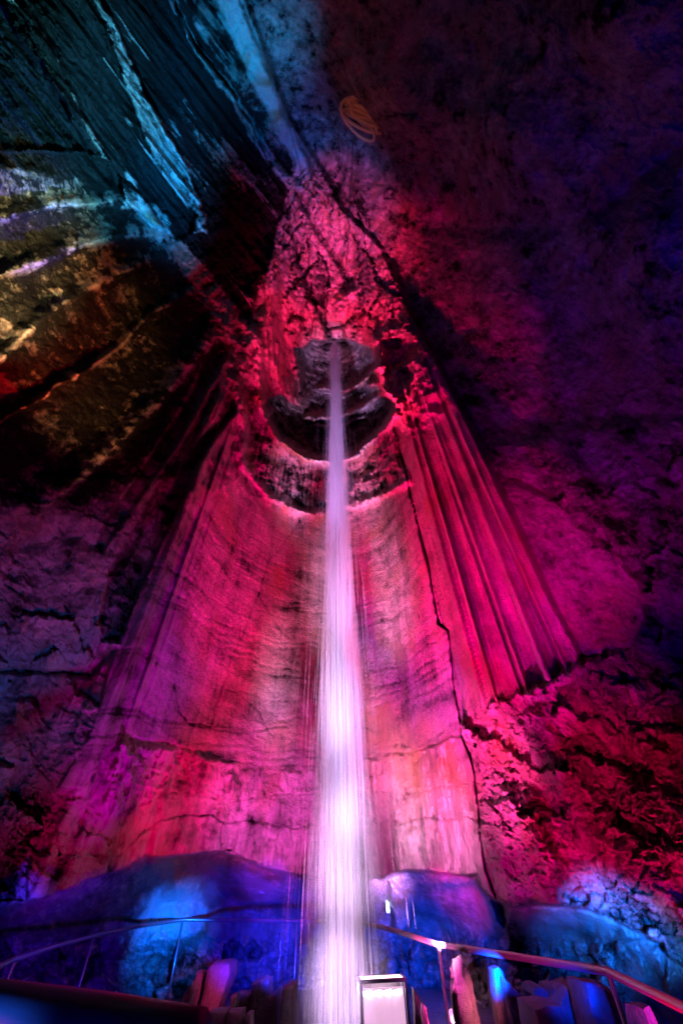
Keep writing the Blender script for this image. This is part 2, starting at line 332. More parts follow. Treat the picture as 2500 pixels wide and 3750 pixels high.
    cal_shade += lumpm*(.35*(k0_-.5)+cm*(.36*(k1_-.5)-.25*np.exp(-(g1/.12)**2))+cm2*(.50*(k2_-.5)-.14*np.exp(-(g2/.16)**2))+.05)
    dr += rbump*(.05*np.exp(-(g2/.2)**2)-.10*(k2_-.5)); cal_shade += rbump*(.35*(k2_-.5)-.15*np.exp(-(g2/.12)**2))
    cal_shade += patch*(.38*(k2_-.5)*cm2+.35*smear-.3*sm(.25, .6, fbm(u/26, v/40, u*0, 4, 845))); dr += patch*(.10*smear+.05*(k2_-.5))
    # crags all round the mouth
    cragm = pmask(u, v, [(560,760),(760,640),(900,560),(1040,600),(1010,760),(1000,1000),(975,1250),(990,1480),(1060,1640),(1200,1700),(1440,1620),(1480,1780),(1300,1880),(1100,1890),(960,1810),(880,1700),(850,1420),(760,1260),(700,1080)], 45)
    cragm = np.maximum(cragm, pmask(u, v, [(1365,1240),(1290,1040),(1330,960),(1460,1100),(1580,1330),(1640,1480),(1560,1560),(1480,1620),(1440,1480)], 30))*(1-cav)
    ca = np.arctan2(u-1215, v-500); cr = np.hypot(u-1215, v-500)
    cn = fbm(ca*13, cr/75, u*0, 5, 801, gain=.62, ridged=True); cn2 = fbm(u/30, v/34, u*0, 4, 803, gain=.62)
    dr -= cragm*(.55*cn+.35*cn2); cal_shade -= cragm*.55*sm(.05, -.45, cn)+cragm*.4*sm(.0, .5, -cn2)  # crevices cut in, their shade also put into the colour
    dr -= (.5*fbm(ca*26, cr/60, u*0, 4, 805, ridged=True)+.2*ln)*pmask(u, v, [(1030,640),(1190,600),(1390,880),(1500,1110),(1420,1200),(1330,1000),(1270,1240),(1190,1230),(1060,1240),(1000,1000)], 30)*.6
    plt_n, plt_r = cells((ca*9+.5*cn2), cr/210, 807)
    ab2 = pmask(u, v, [(1030,640),(1190,600),(1390,880),(1500,1110),(1380,1230),(1060,1240),(1000,1000)], 30)
    dr += ab2*(.5*np.exp(-(plt_n/.07)**2)+.7*(plt_r-.5)); cal_shade -= ab2*.5*np.exp(-(plt_n/.06)**2); cal_shade += ab2*.35*(plt_r-.5)
    cal_shade -= dark_r*.28*np.exp(-np.maximum(u-xe, 0)/160)*sm(1700, 1300, v)  # shadow beside the buttress edge painted into the wall colour
    # crack between face and buttress --------------------------------------------
    dC, sC, pC = pldist(u+wob*.25, v, CRACK)
    cw = 2.8+2.6*fbm(v/40, v*0, v*0, 3, 191)
    dr += .6*np.exp(-(dC/cw)**2)
    for L, wd, a in (([(1100,1900),(1030,2000),(985,2070),(950,2170),(900,2290),(850,2420),(800,2560),(770,2680)], 2.6, .10), ([(940,2170),(1010,2280),(1060,2340)], 2, .08), ([(890,2560),(940,2600),(1000,2700)], 2.2, .1), ([(640,2500),(660,2600),(700,2650),(850,2690),(1050,2660)], 2.5, .1)):
        dI, _, _ = pldist(uu, vv, L); dr += smooth_face*a*.6*np.exp(-(dI/(wd+1))**2)*sm(-.3, .3, med); cal_shade -= smooth_face*.3*np.exp(-(dI/(wd+1.5))**2)
    # recess under the overhang ----------------------------------------------------
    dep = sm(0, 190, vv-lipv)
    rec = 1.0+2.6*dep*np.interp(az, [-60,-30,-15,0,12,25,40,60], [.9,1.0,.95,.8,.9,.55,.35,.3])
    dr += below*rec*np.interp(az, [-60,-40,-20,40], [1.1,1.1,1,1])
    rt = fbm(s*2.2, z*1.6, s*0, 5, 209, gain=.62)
    cal_shade += below*.75*rt
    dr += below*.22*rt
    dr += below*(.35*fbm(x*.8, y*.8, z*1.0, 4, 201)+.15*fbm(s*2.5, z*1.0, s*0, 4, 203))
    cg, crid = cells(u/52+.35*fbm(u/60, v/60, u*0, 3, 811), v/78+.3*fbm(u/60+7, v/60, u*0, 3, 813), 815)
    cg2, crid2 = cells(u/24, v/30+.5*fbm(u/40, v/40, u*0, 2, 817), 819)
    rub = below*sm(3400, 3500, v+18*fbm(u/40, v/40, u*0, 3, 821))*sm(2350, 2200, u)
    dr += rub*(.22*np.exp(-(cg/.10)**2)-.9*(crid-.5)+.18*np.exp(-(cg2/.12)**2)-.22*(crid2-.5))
    cal_shade += rub*(.7*(crid-.5)+.5*(crid2-.5)-.16*np.exp(-(cg/.08)**2)); cal_shade += below*.10
    blk = np.floor(3*fbm(s*1.5, z*1.2, s*0, 2, 207)+.5)
    dr -= below*sm(3440, 3560, v)*(.35*fbm(s*3.5+.6*med, z*1.3, s*0, 3, 205, ridged=True)+.10*blk)
    lump = pmask(uu, vv, [(430,3520),(460,3400),(520,3300),(640,3220),(740,3230),(800,3320),(780,3430),(650,3470),(520,3480)], 40)
    dr -= below*lump*.9; cal_shade += lump*.5
    lump = pmask(uu, vv, [(1425,3215),(1480,3280),(1500,3360),(1490,3420),(1440,3400),(1425,3300)], 14)
    dr -= below*lump*.7; cal_shade += lump*.5
    shelf = pmask(uu, vv, [(1850,3325),(2130,3318),(2260,3375),(2420,3440),(2250,3440),(2050,3400),(1900,3370)], 14)
    dr -= below*shelf*.35; cal_shade += shelf*.45*(1+2*fine)
    lump = pmask(uu, vv, [(2170,3470),(2300,3440),(2420,3460),(2560,3600),(2500,3720),(2300,3620),(2200,3560)], 45)
    dr -= below*lump*.6; cal_shade += lump*.4
    dk = pmask(uu, vv, [(1800,3300),(1835,3310),(1860,3370),(1850,3390),(1825,3370)], 8); dr += dk*1.0; cal_shade -= dk*.4
    cal_shade += .42*med*rgh*(1-ulw*.5)+.28*fine*(rgh+.25)+.12*crust*rgh
    pit = fbm(x*4.2+1.5*z, y*4.2, z*2.6, 4, 701, gain=.6)
    cal_shade -= .42*sm(.14, .5, pit)*rgh*(1-below*.8)
    return r0+dr, d, np.clip(cal_shade, -.5, 1.05), dict(right_fl=right_fl, below=below, leftw=leftw, dark=dark_r, upper=upper_left, rough=rough, main=main)

# ------------------------------------------------------------------ helpers
def new_obj(name, me, mat=None, parent=None, loc=None):
    o = bpy.data.objects.new(name, me); sc.collection.objects.link(o)
    if mat: me.materials.append(mat)
    if parent: o.parent = parent
    if loc is not None: o.location = loc
    return o
def tag(o, label=None, cat=None, group=None, kind=None):
    for k, x in (('label', label), ('category', cat), ('group', group), ('kind', kind)):
        if x: o[k] = x
    return o
def empty(name, loc=(0, 0, 0)):
    o = bpy.data.objects.new(name, None); sc.collection.objects.link(o); o.location = loc
    o.empty_display_size = .2
    return o
def mesh_np(name, verts, faces, mat, smooth=True, attr=None):
    me = bpy.data.meshes.new(name)
    nf = len(faces); k = faces.shape[1]
    me.vertices.add(len(verts)); me.vertices.foreach_set('co', verts.astype(np.float32).ravel())
    me.loops.add(nf*k); me.loops.foreach_set('vertex_index', faces.astype(np.int32).ravel())
    me.polygons.add(nf); me.polygons.foreach_set('loop_start', np.arange(0, nf*k, k, dtype=np.int32))
    me.update(calc_edges=True)
    me.polygons.foreach_set('use_smooth', np.full(nf, smooth))
    if attr is not None:
        a = me.attributes.new('calcite_shade', 'FLOAT', 'POINT'); a.data.foreach_set('value', attr.astype(np.float32))
    return new_obj(name, me, mat)
class MB:
    def __init__(s): s.v = []; s.f = []
    def tube(s, pts, rad, n=10, cap=True, closed=False):
        pts = [Vector(p) for p in pts]; m = len(pts); rad = rad if hasattr(rad, '__len__') else [rad]*m
        prev = None; rings = []
        for i, p in enumerate(pts):
            t = (pts[min(i+1, m-1)]-pts[max(i-1, 0)]).normalized()
            if prev is None:
                a = Vector((0, 0, 1)) if abs(t.z) < .9 else Vector((1, 0, 0)); b = t.cross(a).normalized()
            else:
                b = (prev-t*prev.dot(t)).normalized()
            prev = b; c = t.cross(b)
            st = len(s.v); rings.append(st)
            for k in range(n):
                an = 2*math.pi*k/n; s.v.append(tuple(p+(b*math.cos(an)+c*math.sin(an))*rad[i]))
        for i in range(m-1):
            a, b = rings[i], rings[i+1]
            for k in range(n): s.f.append((a+k, a+(k+1) % n, b+(k+1) % n, b+k))
        if cap: s.f.append(tuple(rings[0]+k for k in range(n))[::-1]); s.f.append(tuple(rings[-1]+k for k in range(n)))
        return s
    def box(s, c, sx, sy, sz, M=None):
        st = len(s.v); c = Vector(c)
        for dx in (-1, 1):
            for dy in (-1, 1):
                for dz in (-1, 1):
                    q = Vector((dx*sx/2, dy*sy/2, dz*sz/2)); q = M@q if M else q; s.v.append(tuple(c+q))
        for f in ((0,1,3,2),(4,6,7,5),(0,4,5,1),(2,3,7,6),(0,2,6,4),(1,5,7,3)): s.f.append(tuple(st+i for i in f))
        return s
    def build(s, name, mat, parent=None, smooth=True, bevel=0):
        me = bpy.data.meshes.new(name); me.from_pydata(s.v, [], s.f); me.update()
        me.polygons.foreach_set('use_smooth', [smooth]*len(me.polygons))
        o = new_obj(name, me, mat, parent)
        if bevel:
            b = o.modifiers.new('bevel', 'BEVEL'); b.width = bevel; b.segments = 2; b.limit_method = 'ANGLE'
        return o
def at_z(u, v, z):
    d = ray(np.array([float(u)]), np.array([float(v)]))[0]; return Vector((d*(z/d[2])).tolist())
def at_y(u, v, y):
    d = ray(np.array([float(u)]), np.array([float(v)]))[0]; return Vector((d*(y/d[1])).tolist())

# ------------------------------------------------------------------ materials
def nodes(name):
    m = bpy.data.materials.new(name); m.use_nodes = True; nt = m.node_tree
    return m, nt, nt.nodes['Principled BSDF'], nt.nodes.new, nt.links.new
def rock_mat(name, dark=(.013,.012,.011), light=(.46,.38,.33), rough=.5, bump=.7, bscale=1.0, use_attr=True, spec=.45):
    m, nt, bs, N, L = nodes(name)
    tc = N('ShaderNodeTexCoord')
    mp = N('ShaderNodeMapping'); mp.inputs['Scale'].default_value = (1, 1, .7); L(tc.outputs['Object'], mp.inputs[0])
    n1 = N('ShaderNodeTexNoise'); n1.inputs['Scale'].default_value = 2.2; n1.inputs['Detail'].default_value = 10; n1.inputs['Roughness'].default_value = .65; n1.inputs['Distortion'].default_value = .4
    L(mp.outputs[0], n1.inputs['Vector'])
    n2 = N('ShaderNodeTexNoise'); n2.inputs['Scale'].default_value = 11*bscale; n2.inputs['Detail'].default_value = 8; n2.inputs['Roughness'].default_value = .7
    L(tc.outputs['Object'], n2.inputs['Vector'])
    mp3 = N('ShaderNodeMapping'); mp3.inputs['Scale'].default_value = (12, 12, 1.6); L(tc.outputs['Object'], mp3.inputs[0])
    n3 = N('ShaderNodeTexNoise'); n3.inputs['Scale'].default_value = 1; n3.inputs['Detail'].default_value = 6; L(mp3.outputs[0], n3.inputs['Vector'])
    add = N('ShaderNodeMath'); add.operation = 'MULTIPLY_ADD'; add.inputs[1].default_value = 1.3
    L(n1.outputs[0], add.inputs[0])
    if use_attr:
        at = N('ShaderNodeAttribute'); at.attribute_name = 'calcite_shade'
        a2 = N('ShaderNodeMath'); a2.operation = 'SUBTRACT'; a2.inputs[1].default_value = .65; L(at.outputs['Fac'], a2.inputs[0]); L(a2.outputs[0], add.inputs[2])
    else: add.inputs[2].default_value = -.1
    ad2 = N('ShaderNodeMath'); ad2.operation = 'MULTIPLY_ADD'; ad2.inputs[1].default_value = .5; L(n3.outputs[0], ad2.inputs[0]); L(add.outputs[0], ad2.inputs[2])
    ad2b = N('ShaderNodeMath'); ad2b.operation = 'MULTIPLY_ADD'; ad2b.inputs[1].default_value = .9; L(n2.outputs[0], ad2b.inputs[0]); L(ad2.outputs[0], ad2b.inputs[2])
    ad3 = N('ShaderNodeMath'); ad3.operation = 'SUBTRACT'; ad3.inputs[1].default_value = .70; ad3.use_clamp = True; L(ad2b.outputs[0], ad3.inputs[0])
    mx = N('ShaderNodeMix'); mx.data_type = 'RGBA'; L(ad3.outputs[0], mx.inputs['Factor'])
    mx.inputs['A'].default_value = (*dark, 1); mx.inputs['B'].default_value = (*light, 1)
    # rusty stains
    n4 = N('ShaderNodeTexNoise'); n4.inputs['Scale'].default_value = .9; n4.inputs['Detail'].default_value = 5; L(mp.outputs[0], n4.inputs['Vector'])
    r4 = N('ShaderNodeMapRange'); r4.inputs[1].default_value = .52; r4.inputs[2].default_value = .66; L(n4.outputs[0], r4.inputs[0])
    m4 = N('ShaderNodeMath'); m4.operation = 'MULTIPLY'; L(ad3.outputs[0], m4.inputs[1]); L(r4.outputs[0], m4.inputs[0])
    mx2 = N('ShaderNodeMix'); mx2.data_type = 'RGBA'; L(m4.outputs[0], mx2.inputs['Factor']); L(mx.outputs['Result'], mx2.inputs['A']); mx2.inputs['B'].default_value = (.30, .17, .09, 1)
    L(mx2.outputs['Result'], bs.inputs['Base Color'])
    rr = N('ShaderNodeMapRange'); rr.inputs[3].default_value = rough-.18; rr.inputs[4].default_value = rough+.25; L(n1.outputs[0], rr.inputs[0]); L(rr.outputs[0], bs.inputs['Roughness'])
    sp = N('ShaderNodeMath'); sp.operation = 'MULTIPLY_ADD'; sp.inputs[1].default_value = spec*.9; sp.inputs[2].default_value = .04; L(ad3.outputs[0], sp.inputs[0]); L(sp.outputs[0], bs.inputs['Specular IOR Level'])
    h = N('ShaderNodeMath'); h.operation = 'MULTIPLY_ADD'; h.inputs[1].default_value = .6; L(n3.outputs[0], h.inputs[0]); L(n2.outputs[0], h.inputs[2])
    b = N('ShaderNodeBump'); b.inputs['Strength'].default_value = bump; b.inputs['Distance'].default_value = .12
    L(h.outputs[0], b.inputs['Height']); L(b.outputs[0], bs.inputs['Normal'])
    return m
def plain(name, col, rough=.5, metal=0, emit=None, es=0, bump=0):
    m, nt, bs, N, L = nodes(name)
    n = N('ShaderNodeTexNoise'); n.inputs['Scale'].default_value = 18; n.inputs['Detail'].default_value = 5
    mx = N('ShaderNodeMix'); mx.data_type = 'RGBA'; L(n.outputs[0], mx.inputs['Factor'])
    mx.inputs['A'].default_value = tuple(c*.7 for c in col)+(1,); mx.inputs['B'].default_value = tuple(min(1, c*1.2) for c in col)+(1,)
    L(mx.outputs['Result'], bs.inputs['Base Color']); bs.inputs['Roughness'].default_value = rough; bs.inputs['Metallic'].default_value = metal
    if emit: bs.inputs['Emission Color'].default_value = (*emit, 1); bs.inputs['Emission Strength'].default_value = es
    return m
ROCK = rock_mat('cave_limestone')
STONE = rock_mat('broken_stone', use_attr=False, bscale=1.5, bump=.5, light=(.34,.29,.26), dark=(.05,.045,.04))
STEEL = plain('rail_steel', (.34,.32,.31), .36, .8)
HOUSE = plain('lamp_housing', (.5,.5,.5), .4, .6)

# ------------------------------------------------------------------ the cave shell
def axis(lo, hi, step, ext_lo, ext_hi, g=1.12):
    a = [x for x in np.arange(lo, hi+step, step)]
    s = step; p = a[-1]; out = []
    while p < ext_hi: s *= g; p += s; out.append(p)
    s = step; p = a[0]; pre = []
    while p > ext_lo: s *= g; p -= s; pre.append(p)
    return np.array(pre[::-1]+a+out)
STEP = 4.6
ua = axis(-60, 2560, STEP, -2600, 5200); va = axis(-60, 3810, STEP, -2600, 6200)
Ug, Vg = np.meshgrid(ua, va)
rad, D, CAL_SHADE, MASK = relief(Ug, Vg)
rad = np.maximum(rad, 1.5)
V3 = (D*rad[..., None])
nv, nu = Ug.shape
idx = np.arange(nv*nu).reshape(nv, nu)
quads = np.stack([idx[:-1, :-1], idx[1:, :-1], idx[1:, 1:], idx[:-1, 1:]], -1).reshape(-1, 4)
fu = Ug[:-1, :-1].ravel(); fv = Vg[:-1, :-1].ravel()
def fm(k): return MASK[k][:-1, :-1].ravel() > .5
bl = fm('below')
xe_f = interp_poly_x(fv, EDGE_R)
xr_f = np.where(fv < 1560, 1440, interp_poly_x(fv, CRACK))
reg = np.zeros(len(quads), int)                       # 0 fall face
reg[(fu > xr_f) & (fu <= xe_f) & (fv > 1230)] = 1     # right buttress
reg[((fu > xe_f) | fm('rough')) & (fv <= 3900)] = 2   # right wall
leftb = np.interp(fv, [1150,1400,1900,2450,2700,2900,3200], [905,860,640,400,330,200,100])
reg[(fu < leftb) & (fv > 1150)] = 3                   # left wall
reg[(fv <= 1235) & (fu <= xe_f)] = 4                  # roof
reg[bl] = 5
info = [('cave_wall', 'smooth pink limestone face behind the waterfall with curved ledges high up', 'cave wall'),
        ('cave_buttress', 'crimson wall of vertical flowstone flutes right of the long crack', 'cave wall'),
        ('cave_wall_right', 'dark purple rough rock wall filling the right side', 'cave wall'),
        ('cave_wall_left', 'violet and amber ribbed rock wall on the left', 'cave wall'),
        ('cave_roof', 'layered cave roof of tilted beds lit cyan and blue above the fall', 'cave roof'),
        ('cave_recess', 'blue lit undercut hollow beneath the overhanging lip', 'cave recess')]
flatV = V3.reshape(-1, 3); flatC = CAL_SHADE.ravel()
for i, (nm, lb, ct) in enumerate(info):
    q = quads[reg == i]
    if not len(q): continue
    used, inv = np.unique(q, return_inverse=True)
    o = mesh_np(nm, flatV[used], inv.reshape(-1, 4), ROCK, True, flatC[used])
    tag(o, lb, ct, kind='structure')
def at_wall(u, v, off=0.0):
    r, d, _, _ = relief(np.array([[float(u)]]), np.array([[float(v)]]))
    return Vector((d[0, 0]*(r[0, 0]-off)).tolist())

# ground and pool, below the picture
me = bpy.data.meshes.new('ground')
gx = np.linspace(-14, 14, 90); X, Y = np.meshgrid(gx, gx+4)
Zg = -1.75+.06*fbm(X, Y, X*0, 4, 301)
rr_ = np.hypot((X+.4)/2.3, (Y-6.2)/2.4); Zg = Zg-.55*sm(1.15, .9, rr_)
I = np.arange(X.size).reshape(X.shape); Q = np.stack([I[:-1, :-1], I[:-1, 1:], I[1:, 1:], I[1:, :-1]], -1).reshape(-1, 4)
o = mesh_np('ground', np.stack([X, Y, Zg], -1).reshape(-1, 3), Q, STONE); tag(o, 'wet rocky cave floor around the pool', 'ground', kind='structure')
mW, nt, bs, N, L = nodes('pool_water'); bs.inputs['Base Color'].default_value = (.02, .05, .06, 1); bs.inputs['Roughness'].default_value = .08
nw = N('ShaderNodeTexNoise'); nw.inputs['Scale'].default_value = 5; bb = N('ShaderNodeBump'); bb.inputs['Strength'].default_value = .4; L(nw.outputs[0], bb.inputs['Height']); L(bb.outputs[0], bs.inputs['Normal'])
a = np.linspace(0, 2*np.pi, 49)[:-1]
me = bpy.data.meshes.new('pool_water'); me.from_pydata([(-.4+2.5*math.cos(t), 6.2+2.6*math.sin(t), -1.95) for t in a], [], [tuple(range(48))])
tag(new_obj('pool_water', me, mW), 'dark pool of water under the fall', 'water', kind='structure')

# ------------------------------------------------------------------ waterfall
FY = 8.0
top = at_y(1226, 1258, FY); bot = at_y(1262, 3600, FY)
mF = bpy.data.materials.new('falling_water'); mF.use_nodes = True; nt = mF.node_tree; nt.nodes.clear(); N = nt.nodes.new; L = nt.links.new
out = N('ShaderNodeOutputMaterial'); df = N('ShaderNodeBsdfDiffuse'); tr = N('ShaderNodeBsdfTranslucent'); tp = N('ShaderNodeBsdfTransparent')
df.inputs[0].default_value = (.9, .9, .92, 1); tr.inputs[0].default_value = (.9, .9, .92, 1)
m1 = N('ShaderNodeMixShader'); m1.inputs[0].default_value = .5; L(df.outputs[0], m1.inputs[1]); L(tr.outputs[0], m1.inputs[2])
m2 = N('ShaderNodeMixShader'); m2.inputs[0].default_value = .40; L(tp.outputs[0], m2.inputs[1]); L(m1.outputs[0], m2.inputs[2]); L(m2.outputs[0], out.inputs[0])
Hh = top.z+2.2
NS = 12000
vs = []; fs = []
for i in range(NS):
    kind_ = rng.random(); core = kind_ < .45
    t0 = rng.random()**.9
    z1 = top.z-(top.z+2.2)*t0*1.0+rng.random()*2
    z1 = min(z1, top.z)
    ln_ = .4+3.8*rng.random()**1.6; z0 = max(z1-ln_, -1.9)
    if z1-z0 < .2: continue
    fall = (top.z-z1)/Hh
    sp = (.075+.01*fall) if core else ((.10+.07*fall) if kind_ < .82 else (.15+.24*fall))
    ox = rng.normal()*sp; oy = rng.normal()*sp*.8
    xr0 = top.x+(bot.x-top.x)*fall
    x0 = top.x*.5+bot.x*.5
    rw = rng.uniform(.004, .011)*(.85 if core else (.42 if kind_ < .80 else .15))
    drift = ox*.02*ln_
    ang = rng.uniform(0, math.pi)
    b = len(vs)
    for k, f_ in enumerate((0, .25, .75, 1)):
        zz = z1-(z1-z0)*f_; rk = rw*(0.15 if k in (0, 3) else 1)
        cx_ = top.x+(bot.x-top.x)*(top.z-zz)/Hh+ox+drift*f_
        for q_ in range(3):
            a_ = ang+2*math.pi*q_/3; vs.append((cx_+rk*math.cos(a_), FY+oy+rk*math.sin(a_), zz))
    for k in range(3):
        for q_ in range(3):
            fs.append((b+3*k+q_, b+3*k+(q_+1) % 3, b+3*k+3+(q_+1) % 3, b+3*k+3+q_))
me = bpy.data.meshes.new('waterfall'); me.from_pydata(vs, [], fs); me.update(); me.polygons.foreach_set('use_smooth', [True]*len(me.polygons))
wf = new_obj('waterfall', me, mF); tag(wf, 'tall thin white and lilac waterfall dropping down the middle of the shaft', 'waterfall', kind='structure')
# spray hanging round the foot of the fall
mS = bpy.data.materials.new('spray'); mS.use_nodes = True; nt = mS.node_tree; nt.nodes.clear(); out = nt.nodes.new('ShaderNodeOutputMaterial')
vsn = nt.nodes.new('ShaderNodeVolumeScatter'); vsn.inputs['Color'].default_value = (.95, .93, .97, 1); vsn.inputs['Density'].default_value = .42; nt.links.new(vsn.outputs[0], out.inputs['Volume'])
b = MB(); x0 = (top.x+bot.x)/2
b.tube([(x0, FY, -1.8), (x0, FY, -.5), (x0, FY, 1.5), (x0, FY, 5), (x0, FY, 9), (x0, FY, 16)], [.72, .62, .48, .40, .34, .2], n=28)
sp_o = b.build('spray', mS); tag(sp_o, 'pale mist of spray around the foot of the waterfall', 'spray', kind='stuff')

# ------------------------------------------------------------------ railing round the pool
RZ = -.60
rail_px = [(-160,3605),(0,3538),(55,3512),(200,3466),(345,3426),(500,3393),(670,3368),(880,3370),(1087,3374),(1250,3376),(1320,3380),(1400,3396),(1500,3425),(1600,3458),(1700,3474),(1900,3505),(2225,3558),(2500,3690),(2700,3790)]
pr = [at_z(u, v, RZ) for u, v in rail_px]
rl = empty('railing', (0, 7, -1.75)); tag(rl, 'bent steel handrail on thin posts circling the pool behind the fall', 'railing')
def rel(p): return Vector(p)-Vector((0, 7, -1.75))
MB().tube([rel(p) for p in pr], .027, 14).build('handrail', STEEL, rl)
for (u, v) in [(55,3512),(345,3426),(670,3368),(1087,3374),(1605,3459),(2225,3558)]:
    p = at_z(u, v, RZ)
    MB().tube([rel(p+Vector((0, 0, -.02))), rel(p+Vector((0, 0, -1.25)))], .019, 10).build('post', STEEL, rl)

# ------------------------------------------------------------------ light box behind the fall
c = at_y(1395, 3582, 7.45)
lb = empty('light_box', (c.x, c.y, c.z-.9)); tag(lb, 'glowing white framed light box standing behind the foot of the waterfall', 'light box')
Mz = Matrix.Rotation(R_(8), 3, 'Z')
EM = plain('lamp_glass', (.9,.9,.9), .3, 0, (1.0, .62, .82), 6)
TUBE = plain('lamp_tube', (.9,.9,.9), .3, 0, (1.0, .8, .92), 9)
LW, LD = .56, .24
MB().box((0, 0, .9), LW-.04, LD-.04, .012, Mz).build('top_panel', EM, lb)
fr = MB()
for sx in (-1, 1):
    q = Mz@Vector((sx*LW/2, 0, 0)); fr.box((q.x, q.y, .895), .03, LD+.03, .035, Mz)
for sy in (-1, 1):
    q = Mz@Vector((0, sy*LD/2, 0)); fr.box((q.x, q.y, .895), LW-.03, .03, .035, Mz)
fr.build('top_frame', HOUSE, lb, False, .004)
for sx in (-1, 1):
    for sy in (-1, 1):
        q = Mz@Vector((sx*LW/2, sy*LD/2, 0)); MB().box((q.x, q.y, .39), .035, .035, .97, Mz).build('leg', HOUSE, lb, False, .003)
for k in range(4):
    q = Mz@Vector((-.19+k*.125, -.02, 0)); MB().tube([(q.x-.05, q.y-.075, .80), (q.x+.05, q.y-.075, .805)], .022, 10).build('lamp_tube', TUBE, lb)
q = Mz@Vector((0, LD/2-.03, 0)); MB().box((q.x, q.y, .45), LW-.06, .01, .8, Mz).build('back_panel', plain('box_back', (.12,.11,.13), .5), lb)
q = Mz@Vector((0, -LD/2+.02, 0)); MB().box((q.x, q.y, .47), LW-.06, .008, .74, Mz).build('front_glass', plain('box_glass', (.5,.42,.48), .25, 0, (.95, .5, .82), .8), lb)
# small wall lamp
c = at_wall(1419, 3314, .25)
wl = empty('wall_lamp', c); tag(wl, 'small upright white lamp shining beside the fall under the lip', 'lamp')
MB().tube([(0, 0, -.10), (0, 0, .10)], .028, 12).build('bulb', plain('bulb_glass', (.9,.9,.9), .3, 0, (.6, .85, 1), 9), wl)
MB().box((0, .08, 0), .09, .10, .26).build('lamp_back', HOUSE, wl, False, .01)

# ------------------------------------------------------------------ stones
def slab(name, px, y, thick, label, group=None, seed=0, tilt=.12, foot=True):
    """a broken slab of real thickness standing at distance y; px is its surveyed face outline"""
    P0 = [np.array(at_y(u, v, y)) for u, v in px]
    zb = min(p[2] for p in P0)
    if foot:
        for p in P0:
            if p[2] < zb+.06: p[2] = -1.82
    n = len(P0); out_ = []
    for i in range(n):
        a_, b_ = P0[i], P0[(i+1) % n]; m = max(2, int(np.linalg.norm(b_-a_)/.035)); m = min(m, 16)
        for k in range(m): out_.append(a_+(b_-a_)*k/m)
    O = np.array(out_); c = O.mean(0); N_ = len(O)
    rel_ = O-c; size = np.linalg.norm(rel_, axis=1).mean()
    rings = []
    for f, dy in ((.05, -.02), (.35, -.02), (.65, -.015), (.86, .0), (.96, .03), (1.0, .08), (1.0, .5), (.97, .9), (.8, 1.0), (.05, 1.0)):
        r_ = rel_*np.array([f, 1, f]); r_[:, 1] = dy*thick+(rel_[:, 2]*f+size)*tilt
        rings.append(r_)
    A = np.concatenate(rings)
    wd = A+c
    n1_ = fbm(wd[:, 0]*5+seed, wd[:, 1]*5, wd[:, 2]*2.5, 5, 500+seed, gain=.6); n2_ = fbm(wd[:, 0]*2.2, wd[:, 1]*2.2+seed, wd[:, 2]*1.6, 3, 520+seed)
    n3_ = fbm(wd[:, 0]*7, wd[:, 1]*7+seed, wd[:, 2]*6, 3, 540+seed)
    amp = min(size, .5)
    A[:, 1] += (n1_*.22+n2_*.35)*amp; A[:, 0] += (n3_*.10+n2_*.06)*amp; A[:, 2] += n1_*.06*amp
    fs = []; m = len(rings)
    for j_ in range(m-1):
        for k in range(N_): fs.append((j_*N_+k, j_*N_+(k+1) % N_, (j_+1)*N_+(k+1) % N_, (j_+1)*N_+k))
    fs.append(tuple(range(N_))[::-1]); fs.append(tuple((m-1)*N_+k for k in range(N_)))
    me = bpy.data.meshes.new(name); me.from_pydata([tuple(p) for p in A], [], fs); me.update()
    me.polygons.foreach_set('use_smooth', [True]*len(me.polygons))
    o = new_obj(name, me, STONE, loc=Vector(c)); tag(o, label, 'rock', group)
    e_ = o.modifiers.new('edges', 'EDGE_SPLIT'); e_.split_angle = R_(38)
    return o
GB = 'broken stones heaped below the railing'; GR = 'boulders of the right rubble heap'
slab('standing_stone', [(1686,3503),(1692,3519),(1699,3568),(1726,3630),(1750,3724),(1762,3790),(1640,3790),(1670,3715),(1663,3657),(1663,3608),(1671,3595),(1663,3559),(1662,3523),(1674,3514)], 5.6, .16, 'tall jagged pink slab standing upright right of the light box', None, 1)
slab('standing_stone', [(1700,3528),(1726,3568),(1753,3666),(1768,3800),(1700,3800)], 5.85, .12, 'thin blue slab close behind the tall jagged pink slab', None, 2)
slab('boulder', [(754,3550),(768,3534),(808,3528),(841,3530),(841,3577),(828,3621),(804,3675),(795,3706),(737,3702),(734,3657),(745,3603)], 9.0, .5, 'wide reddish slab with a square top left of the fall', GB, 3)
slab('boulder', [(712,3563),(743,3568),(732,3702),(696,3697),(701,3612)], 9.3, .5, 'dark blue slab behind the left side of the reddish slab', GB, 4)
slab('boulder', [(917,3608),(960,3586),(984,3592),(986,3655),(1018,3625),(1025,3750),(915,3735)], 8.7, .5, 'dark maroon upright block right of the blue squarish block', GB, 5)
slab('boulder', [(1027,3621),(1058,3608),(1078,3621),(1082,3760),(1016,3760)], 8.3, .45, 'pale pinkish upright stone at the foot of the post left of the fall', GB, 6)
slab('boulder', [(866,3644),(913,3644),(915,3702),(888,3713),(868,3702)], 8.9, .4, 'blue squarish block between reddish slab and maroon block', GB, 7)
slab('boulder', [(841,3653),(862,3644),(869,3702),(838,3704)], 8.6, .3, 'small dark red stone touching the blue squarish block', GB, 8)
slab('boulder', [(692,3608),(700,3640),(674,3724),(634,3742),(612,3729),(656,3657)], 8.6, .4, 'long blue stone leaning diagonally left of the reddish slab', GB, 9)
slab('boulder', [(603,3666),(614,3664),(609,3715),(589,3720)], 8.4, .15, 'thin pale blue shard farthest left of the heap', GB, 10)
